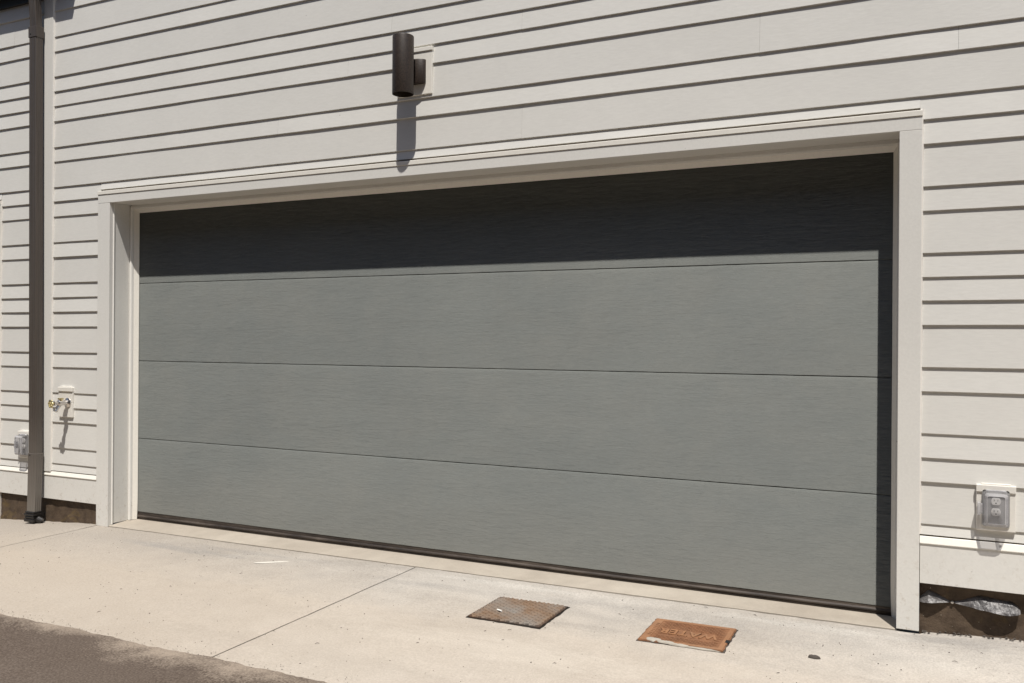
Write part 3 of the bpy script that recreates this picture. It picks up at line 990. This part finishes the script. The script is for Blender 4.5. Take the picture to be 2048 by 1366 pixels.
def make_outlet(loc, label):
    t = thing('outdoor_outlet', label, 'outlet', loc, 'covered outlets on the wall')
    mount_block('mounting_block', 0.143, 0.188, t)
    bm = bmesh.new()                                  # back plate: recessed grey box
    o1 = rrect(0.088, 0.140, 0.012)
    shell(bm, lambda w, h, r: rrect(w, h, r), [(-0.0135, 0.102, 0.152, 0.010), (-0.020, 0.100, 0.150, 0.010)])
    bp = obj('back_plate', fix(bm), 'greyplate', t)
    for zz in (0.030, -0.014):
        bm = bmesh.new()
        pts = []
        for i in range(28):
            a = 2 * math.pi * i / 28
            pts.append((0.0175 * math.cos(a), max(-0.0145, min(0.0145, 0.0185 * math.sin(a)))))
        shell(bm, lambda w, h, r: [(x * w, z * h + zz) for x, z in pts], [(-0.0205, 1, 1, 0), (-0.0255, 1, 1, 0), (-0.0265, 0.95, 0.95, 0)])
        rc = obj('receptacle', fix(bm), 'white', t)
        bm = bmesh.new()
        box(bm, (-0.0078, -0.0272, zz + 0.000), (-0.0056, -0.0266, zz + 0.0085))
        box(bm, (0.0056, -0.0272, zz + 0.001), (0.0076, -0.0266, zz + 0.0078))
        lathe(bm, [(0.0028, 0), (0.0028, 0.0006)], (0, -0.0266, zz - 0.007), (0, -1, 0), 10)
        obj('slots', bm, 'black', rc)
    bm = bmesh.new()                                  # clear bubble
    shell(bm, lambda w, h, r: rrect(w, h, r, 6), [(-0.0202, 0.096, 0.146, 0.012), (-0.030, 0.095, 0.145, 0.012), (-0.056, 0.088, 0.136, 0.013), (-0.063, 0.083, 0.130, 0.013), (-0.067, 0.072, 0.118, 0.012)])
    cv = obj('cover', fix(bm), 'clear', t, smooth=True)
    bm = bmesh.new()                                  # thick rim round the window
    oo = rrect(0.094, 0.144, 0.014, 6)
    def ring(pts, y): return [bm.verts.new((x, y, z)) for x, z in pts]
    inn = []
    for x, z in rrect(0.064, 0.112, 0.009, 6):
        k = 1 - 0.16 * math.cos(max(-1, min(1, z / 0.054)) * math.pi / 2)
        inn.append((x * k if abs(x) > 0.02 else x, z))
    A, B, C_, D_ = ring(oo, -0.030), ring([(x * .9, z * .94) for x, z in oo], -0.062), ring(inn, -0.0695), ring(inn, -0.060)
    for p, q in ((B, C_), (C_, D_)):
        for i in range(len(p)):
            j = (i + 1) % len(p)
            bm.faces.new((p[i], p[j], q[j], q[i]))
    for v in A:
        bm.verts.remove(v)
    obj('window_rim', fix(bm), 'clear_rim', cv, smooth=True)
    bm = bmesh.new()
    tube(bm, [(-0.036, -0.030, 0.073), (0.036, -0.030, 0.073)], 0.005, 10)
    box(bm, (-0.038, -0.033, 0.066), (-0.022, -0.020, 0.076), 0.002)
    box(bm, (0.022, -0.033, 0.066), (0.038, -0.020, 0.076), 0.002)
    obj('hinge', bm, 'clear_rim', cv)
    bm = bmesh.new()
    box(bm, (-0.068, -0.050, -0.028), (-0.056, -0.022, 0.026), 0.003, 2)
    box(bm, (-0.0558, -0.046, -0.022), (-0.0475, -0.030, 0.02), 0.002)
    obj('latch', bm, 'clear_rim', cv)
    bm = bmesh.new()
    lathe(bm, [(0.005, 0), (0.005, 0.004), (0.003, 0.006)], (0.036, -0.0445, -0.061), (0, -1, 0), 12)
    obj('screw', fix(bm), 'chrome', cv)
    return t
make_outlet((5.198, -0.0080, 0.545), 'clear-covered outlet box on white wall beyond the right edge of the garage door')
o2 = make_outlet((-0.902, -0.0080, 0.457), 'clear-covered outlet box half hidden behind the brown downspout')

# ------------------------------------------------------------------ hose tap
hb = thing('hose_bib', 'nickel hose tap with brass wheel handle between downspout and garage door', 'tap', (-0.477, -0.0095, 0.775))
bm = bmesh.new()
box(bm, (-0.070, -0.012, 0.0), (0.072, 0.0085, 0.103), 0.002, 1)
box(bm, (-0.070, -0.012, -0.103), (0.072, 0.0085, -0.0012), 0.002, 1)
box(bm, (-0.072, -0.019, 0.074), (0.074, 0.008, 0.104), 0.003, 2)
box(bm, (-0.055, -0.0125, 0.1042), (0.057, 0.0080, 0.110), 0.001)
obj('mounting_block', bm, 'plastic', hb)
bm = bmesh.new()
lathe(bm, [(0.034, -0.012), (0.034, 0.0), (0.032, 0.005), (0.022, 0.010), (0.018, 0.014)], (0.028, -0.0125, -0.002), (0, -1, 0), 24)
lathe(bm, [(0.0165, 0.010), (0.0165, 0.045), (0.021, 0.050), (0.021, 0.066), (0.016, 0.072), (0.0125, 0.074), (0.0125, 0.088), (0.016, 0.090), (0.016, 0.100), (0.009, 0.103)], (0.028, -0.0125, -0.002), (-0.12, -1, 0), 20)
tube(bm, [(0.020, -0.064, -0.010), (0.016, -0.080, -0.030), (0.014, -0.092, -0.048)], [0.013, 0.0125, 0.012], 14)
tube(bm, [(0.014, -0.092, -0.046), (0.0135, -0.099, -0.058)], [0.0155, 0.0155], 16)
obj('valve_body', fix(bm), 'chrome', hb, smooth=True)
bm = bmesh.new()
tube(bm, [(0.020, -0.060, 0.012), (0.020, -0.061, 0.022)], 0.010, 14)
lathe(bm, [(0.019, 0.0), (0.020, 0.003), (0.020, 0.008), (0.017, 0.010)], (0.020, -0.061, 0.022), (0, 0, 1), 20)
obj('vacuum_breaker', fix(bm), 'brass', hb, smooth=True)
bm = bmesh.new()                                      # lobed wheel on its stem
hc = Vector((0.0125, -0.131, -0.004)); had = Vector((-0.12, -1, 0)).normalized()
tube(bm, [hc - had * 0.022, hc + had * 0.004], 0.006, 10)
hu = had.cross(Vector((0, 0, 1))).normalized(); hv = had.cross(hu)
NR, NQ = 60, 8
rr = []
for i in range(NR):
    a = 2 * math.pi * i / NR
    rad = 0.0235 + 0.003 * math.cos(6 * a)
    c = hc + (hu * math.cos(a) + hv * math.sin(a)) * rad
    e = (hu * math.cos(a) + hv * math.sin(a))
    rr.append([bm.verts.new(c + (e * math.cos(2 * math.pi * q / NQ) + had * math.sin(2 * math.pi * q / NQ)) * 0.0052) for q in range(NQ)])
for i in range(NR):
    a, b = rr[i], rr[(i + 1) % NR]
    for q in range(NQ):
        bm.faces.new((a[q], a[(q + 1) % NQ], b[(q + 1) % NQ], b[q]))
for i in range(6):
    a = 2 * math.pi * i / 6
    e = (hu * math.cos(a) + hv * math.sin(a))
    tube(bm, [hc + e * 0.003, hc + e * 0.024], 0.0035, 8)
obj('wheel_handle', fix(bm), 'brass', hb, smooth=True)

# ------------------------------------------------------------------ covers set into the driveway
def frame_of(pts):
    c = sum((Vector(p) for p in pts), Vector()) / 4
    return c
SLOPE = Matrix.Rotation(math.atan(0.015), 4, 'X') @ Matrix.Rotation(-math.atan(0.0065), 4, 'Y')
def lid_thing(name, label, cx, cy, rz, lift, group=None):
    t = thing(name, label, 'cover', (cx, cy, gz(cx, cy) + lift), group)
    t.rotation_euler = (SLOPE @ Matrix.Rotation(rz, 4, 'Z')).to_euler()
    return t

# grey-brown lattice cover
t1 = lid_thing('utility_cover', 'grey-brown rusty iron cover with diamond lattice set in the driveway', 3.2540, -0.4975, R(0.0), 0.002, 'utility covers in the driveway')
Wd, Dp = 0.356, 0.324
bm = bmesh.new()
def rough_plate(bm, w, d, z0, z1, amp, seed):
    n = 40
    out = []
    for i in range(n): out.append((-w / 2 + w * i / n, -d / 2, 0, -1))
    for i in range(n): out.append((w / 2, -d / 2 + d * i / n, 1, 0))
    for i in range(n): out.append((w / 2 - w * i / n, d / 2, 0, 1))
    for i in range(n): out.append((-w / 2, d / 2 - d * i / n, -1, 0))
    top, bot = [], []
    for x, y, nx_, ny_ in out:
        k = amp * noise.noise(Vector((x * 30 + seed, y * 30, 0)))
        top.append(bm.verts.new((x + nx_ * k, y + ny_ * k, z1)))
        bot.append(bm.verts.new((x + nx_ * k, y + ny_ * k, z0)))
    bm.faces.new(top)
    for i in range(len(top)):
        j = (i + 1) % len(top)
        bm.faces.new((top[i], bot[i], bot[j], top[j]))
rough_plate(bm, Wd, Dp, -0.03, 0.004, 0.004, 2)
obj('plate', fix(bm), 'iron', t1)
bm = bmesh.new()
rough_plate(bm, Wd + 0.013, Dp + 0.013, -0.03, -0.0004, 0.005, 31)
obj('dark_gap_plate', fix(bm), 'dark_bronze', t1)  # dark plate whose edge stands for the shaded gap round the cover
bm = bmesh.new()
def bar(bm, p, q, w, z0, z1):
    p, q = Vector((*p, 0)), Vector((*q, 0))
    d = (q - p).normalized(); s = Vector((-d.y, d.x, 0))
    a = [p + s * w, p - s * w, q - s * w, q + s * w]
    b = [p + s * w * .45, p - s * w * .45, q - s * w * .45, q + s * w * .45]
    lo = [bm.verts.new((v.x, v.y, z0)) for v in a]
    hi = [bm.verts.new((v.x, v.y, z1)) for v in b]
    bm.faces.new(hi)
    for i in range(4):
        j = (i + 1) % 4
        bm.faces.new((lo[i], lo[j], hi[j], hi[i]))
def clip(px_, py_, dx_, dy_, hw, hd):
    ts = []
    t0, t1_ = -9, 9
    for p, d, h in ((px_, dx_, hw), (py_, dy_, hd)):
        if abs(d) < 1e-9: continue
        a, b = (-h - p) / d, (h - p) / d
        if a > b: a, b = b, a
        t0, t1_ = max(t0, a), min(t1_, b)
    return (t0, t1_) if t1_ - t0 > 0.01 else None
for sgn, dz in ((1, 0.0), (-1, 0.0006)):
    for i in range(-18, 19):
        dx_, dy_ = 1.0, sgn * 0.62
        px_, py_ = i * 0.047, 0.0
        c = clip(px_, py_, dx_, dy_, Wd / 2 - 0.006, Dp / 2 - 0.006)
        if c:
            bar(bm, (px_ + dx_ * c[0], py_ + dy_ * c[0]), (px_ + dx_ * c[1], py_ + dy_ * c[1]), 0.0056, 0.0038, 0.0092 + dz)
obj('lattice_tread', fix(bm), 'iron_hi', t1)

# cigarette end lying on it
bm = bmesh.new()
lathe(bm, [(0.0040, 0), (0.0040, 0.030)], (0, 0, 0.0045), (0.93, -0.36, 0.0), 12)
cb = obj('cigarette_butt', fix(bm), 'white', smooth=True)
cb.location = (3.168, -0.545, gz(3.168, -0.545) + 0.0105)
tag(cb, 'short white cigarette butt lying on the grey-brown lattice cover', 'cigarette butt')

# orange WATER cover
t2 = lid_thing('utility_cover', 'orange rusted iron water cover with raised lettering set in the driveway', 4.0380, -0.4690, R(1.5), 0.002, 'utility covers in the driveway')
W2, D2 = 0.352, 0.292
bm = bmesh.new()
rough_plate(bm, W2, D2, -0.03, 0.0045, 0.005, 9)
obj('plate', fix(bm), 'rust', t2)
bm = bmesh.new()
rough_plate(bm, W2 + 0.012, D2 + 0.012, -0.03, -0.0004, 0.005, 47)
obj('dark_gap_plate', fix(bm), 'stone', t2)  # again a dark edge in place of the shaded gap
bm = bmesh.new()
bw = 0.024
for a, b in (((-W2 / 2 + .004, -D2 / 2 + .004), (W2 / 2 - .004, -D2 / 2 + bw)), ((-W2 / 2 + .004, D2 / 2 - bw), (W2 / 2 - .004, D2 / 2 - .004)),
             ((-W2 / 2 + .004, -D2 / 2 + bw + .0005), (-W2 / 2 + bw + .014, D2 / 2 - bw - .0005)), ((W2 / 2 - bw, -D2 / 2 + bw + .0005), (W2 / 2 - .004, D2 / 2 - bw - .0005))):
    box(bm, (a[0], a[1], 0.0040), (b[0], b[1], 0.0072), 0.001)
obj('rim', bm, 'rust_hi', t2)
bm = bmesh.new()
nrow, ncol = 17, 13
for r_ in range(nrow):
    for c_ in range(ncol):
        x = -W2 / 2 + 0.055 + (W2 - 0.088) * (c_ + (0.5 if r_ % 2 else 0)) / ncol
        y = -D2 / 2 + 0.033 + (D2 - 0.066) * r_ / (nrow - 1)
        if -0.108 < x < 0.116 and -0.062 < y < 0.040:
            continue
        box(bm, (x - 0.0075, y - 0.0032, 0.0042), (x + 0.0075, y + 0.0032, 0.0074), 0.001)
for i in range(8):
    y = -0.075 + i * 0.021
    box(bm, (-W2 / 2 + 0.022, y - 0.003, 0.0073), (-W2 / 2 + 0.036, y + 0.003, 0.0095), 0.001)
for i in range(7):
    x = -0.040 + i * 0.013
    box(bm, (x - 0.004, -0.052, 0.0042), (x + 0.004, -0.040 + 0.004 * (i % 2), 0.0068), 0.0008)
obj('tread_studs', bm, 'rust', t2)
cu = bpy.data.curves.new('lettering', 'FONT')
cu.body = 'WATER'
cu.size = 0.086
cu.extrude = 0.0030
cu.space_character = 1.08
cu.offset = 0.0018
cu.align_x = 'CENTER'
cu.align_y = 'CENTER'
tmp = bpy.data.objects.new('tmp', cu)
COL.objects.link(tmp)
dg = bpy.context.evaluated_depsgraph_get()
me = bpy.data.meshes.new_from_object(tmp.evaluated_get(dg))
bpy.data.objects.remove(tmp)
me.name = 'lettering'
me.materials.clear()
me.materials.append(M['letters'])
lt = bpy.data.objects.new('lettering', me)
COL.objects.link(lt)
lt.parent = t2
lt.location = (0.004, -0.010, 0.0066)
lt.rotation_euler = (0, 0, math.pi)
lt.scale = (0.80, 0.92, 1.0)
bm = bmesh.new()                                      # lift notch
box(bm, (W2 / 2 - 0.012, -0.052, 0.0060), (W2 / 2 + 0.006, -0.018, 0.0078), 0.0005)
obj('lift_hole', bm, 'black', t2)
def blob(bm, c, rx, ry, h, seed, n=30):
    rings = []
    for k, (s, z) in enumerate(((1.0, 0.0), (0.86, 0.7), (0.5, 1.0))):
        ring = []
        for i in range(n):
            a = 2 * math.pi * i / n
            f = 1 + 0.30 * noise.noise(Vector((math.cos(a) * 1.7 + seed, math.sin(a) * 1.7, 0))) + 0.16 * noise.noise(Vector((math.cos(a) * 6 + seed, math.sin(a) * 6, 2)))
            zz = h * z * (1 + 0.4 * noise.noise(Vector((math.cos(a) * 4 * s + seed, math.sin(a) * 4 * s, 4))))
            ring.append(bm.verts.new((c[0] + rx * s * f * math.cos(a), c[1] + ry * s * f * math.sin(a), c[2] + zz)))
        rings.append(ring)
    for a, b in zip(rings, rings[1:]):
        for i in range(n):
            bm.faces.new((a[i], a[(i + 1) % n], b[(i + 1) % n], b[i]))
    bm.faces.new(rings[-1])
bm = bmesh.new()
blob(bm, (-0.115, -0.128, 0.003), 0.036, 0.020, 0.0068, 1)
blob(bm, (-0.060, -0.139, 0.003), 0.044, 0.013, 0.0066, 3)
blob(bm, (-0.005, -0.146, 0.001), 0.045, 0.009, 0.0066, 5)
blob(bm, (0.09, -0.150, 0.001), 0.07, 0.006, 0.005, 8)
obj('cement_splatter', bm, 'patch', t2, smooth=True)

# ------------------------------------------------------------------ plastic sheet peeling off the foundation
fl = thing('plastic_flap', 'torn dusty black plastic strip peeling off the brown foundation under the right skirt', 'plastic sheet', (4.914, 0.02, 0.10))
rows = [  # x, z of top edge on the wall, z of bottom edge, how far the bottom edge stands out
    (4.914, 0.134, 0.116, 0.012), (4.925, 0.146, 0.116, 0.020), (4.948, 0.168, 0.118, 0.028), (4.975, 0.158, 0.121, 0.025), (5.005, 0.144, 0.124, 0.014),
    (5.034, 0.129, 0.126, 0.002), (5.045, 0.130, 0.126, 0.003), (5.080, 0.141, 0.123, 0.016), (5.110, 0.156, 0.121, 0.027), (5.140, 0.167, 0.119, 0.035),
    (5.165, 0.168, 0.117, 0.040), (5.190, 0.164, 0.114, 0.042), (5.215, 0.160, 0.111, 0.042), (5.240, 0.160, 0.109, 0.041), (5.262, 0.158, 0.108, 0.038), (5.280, 0.143, 0.112, 0.032), (5.290, 0.130, 0.118, 0.026)]
fine_rows = []
for ra, rb in zip(rows, rows[1:]):
    for q in range(4):
        fine_rows.append(tuple(ra[i] + (rb[i] - ra[i]) * q / 4 for i in range(4)))
fine_rows.append(rows[-1])
bm = bmesh.new()
pr = None
for x, zt, zb, out in fine_rows:
    ring = []
    for k in range(7):
        t = k / 6
        y = 0.022 - out * t - 0.002 * math.sin(math.pi * t) * (out / 0.04) + (out / 0.04) * (0.007 * noise.noise(Vector((x * 30, t * 2.2, 0))) + 0.003 * noise.noise(Vector((x * 90, t * 6, 3))))
        z = zt + (zb - zt) * t + 0.003 * math.sin(math.pi * t) * (out / 0.04) + 0.004 * (out / 0.04) * noise.noise(Vector((x * 24, t * 2, 6)))
        ring.append(bm.verts.new((x - 4.914, y - 0.02, z - 0.10)))
    if pr:
        for j in range(6):
            bm.faces.new((pr[j], pr[j + 1], ring[j + 1], ring[j]))
    pr = ring
sheet = obj('sheet', fix(bm), 'film', fl)
sol = sheet.modifiers.new('thickness', 'SOLIDIFY'); sol.thickness = 0.001
bm = bmesh.new()
lathe(bm, [(0.006, 0), (0.006, 0.002), (0.002, 0.004)], (0.126, -0.004, 0.0285), (0, -1, 0), 12)
obj('nail', fix(bm), 'chrome', fl, smooth=True)

# ------------------------------------------------------------------ small things on the driveway
def on_ground(name, px_, py_, bm, mat, label, cat, group=None):
    o = obj(name, bm, mat, smooth=True)
    o.location = (px_, py_, gz(px_, py_) + 0.001)
    return tag(o, label, cat, group)
bm = bmesh.new()
blob(bm, (0, 0, 0), 0.024, 0.013, 0.009, 14, 20)
on_ground('stone', 4.556, -0.511, bm, 'stone', 'flat dark stone lying right of the orange water cover', 'stone')
bm = bmesh.new()
blob(bm, (0, 0, 0.0002), 0.095, 0.015, 0.0006, 20, 40)
sp = on_ground('paint_splash', 1.600, -0.285, bm, 'splash', 'dried white streak on the concrete near the garage door', 'splash')
sp.rotation_euler.z = R(40)
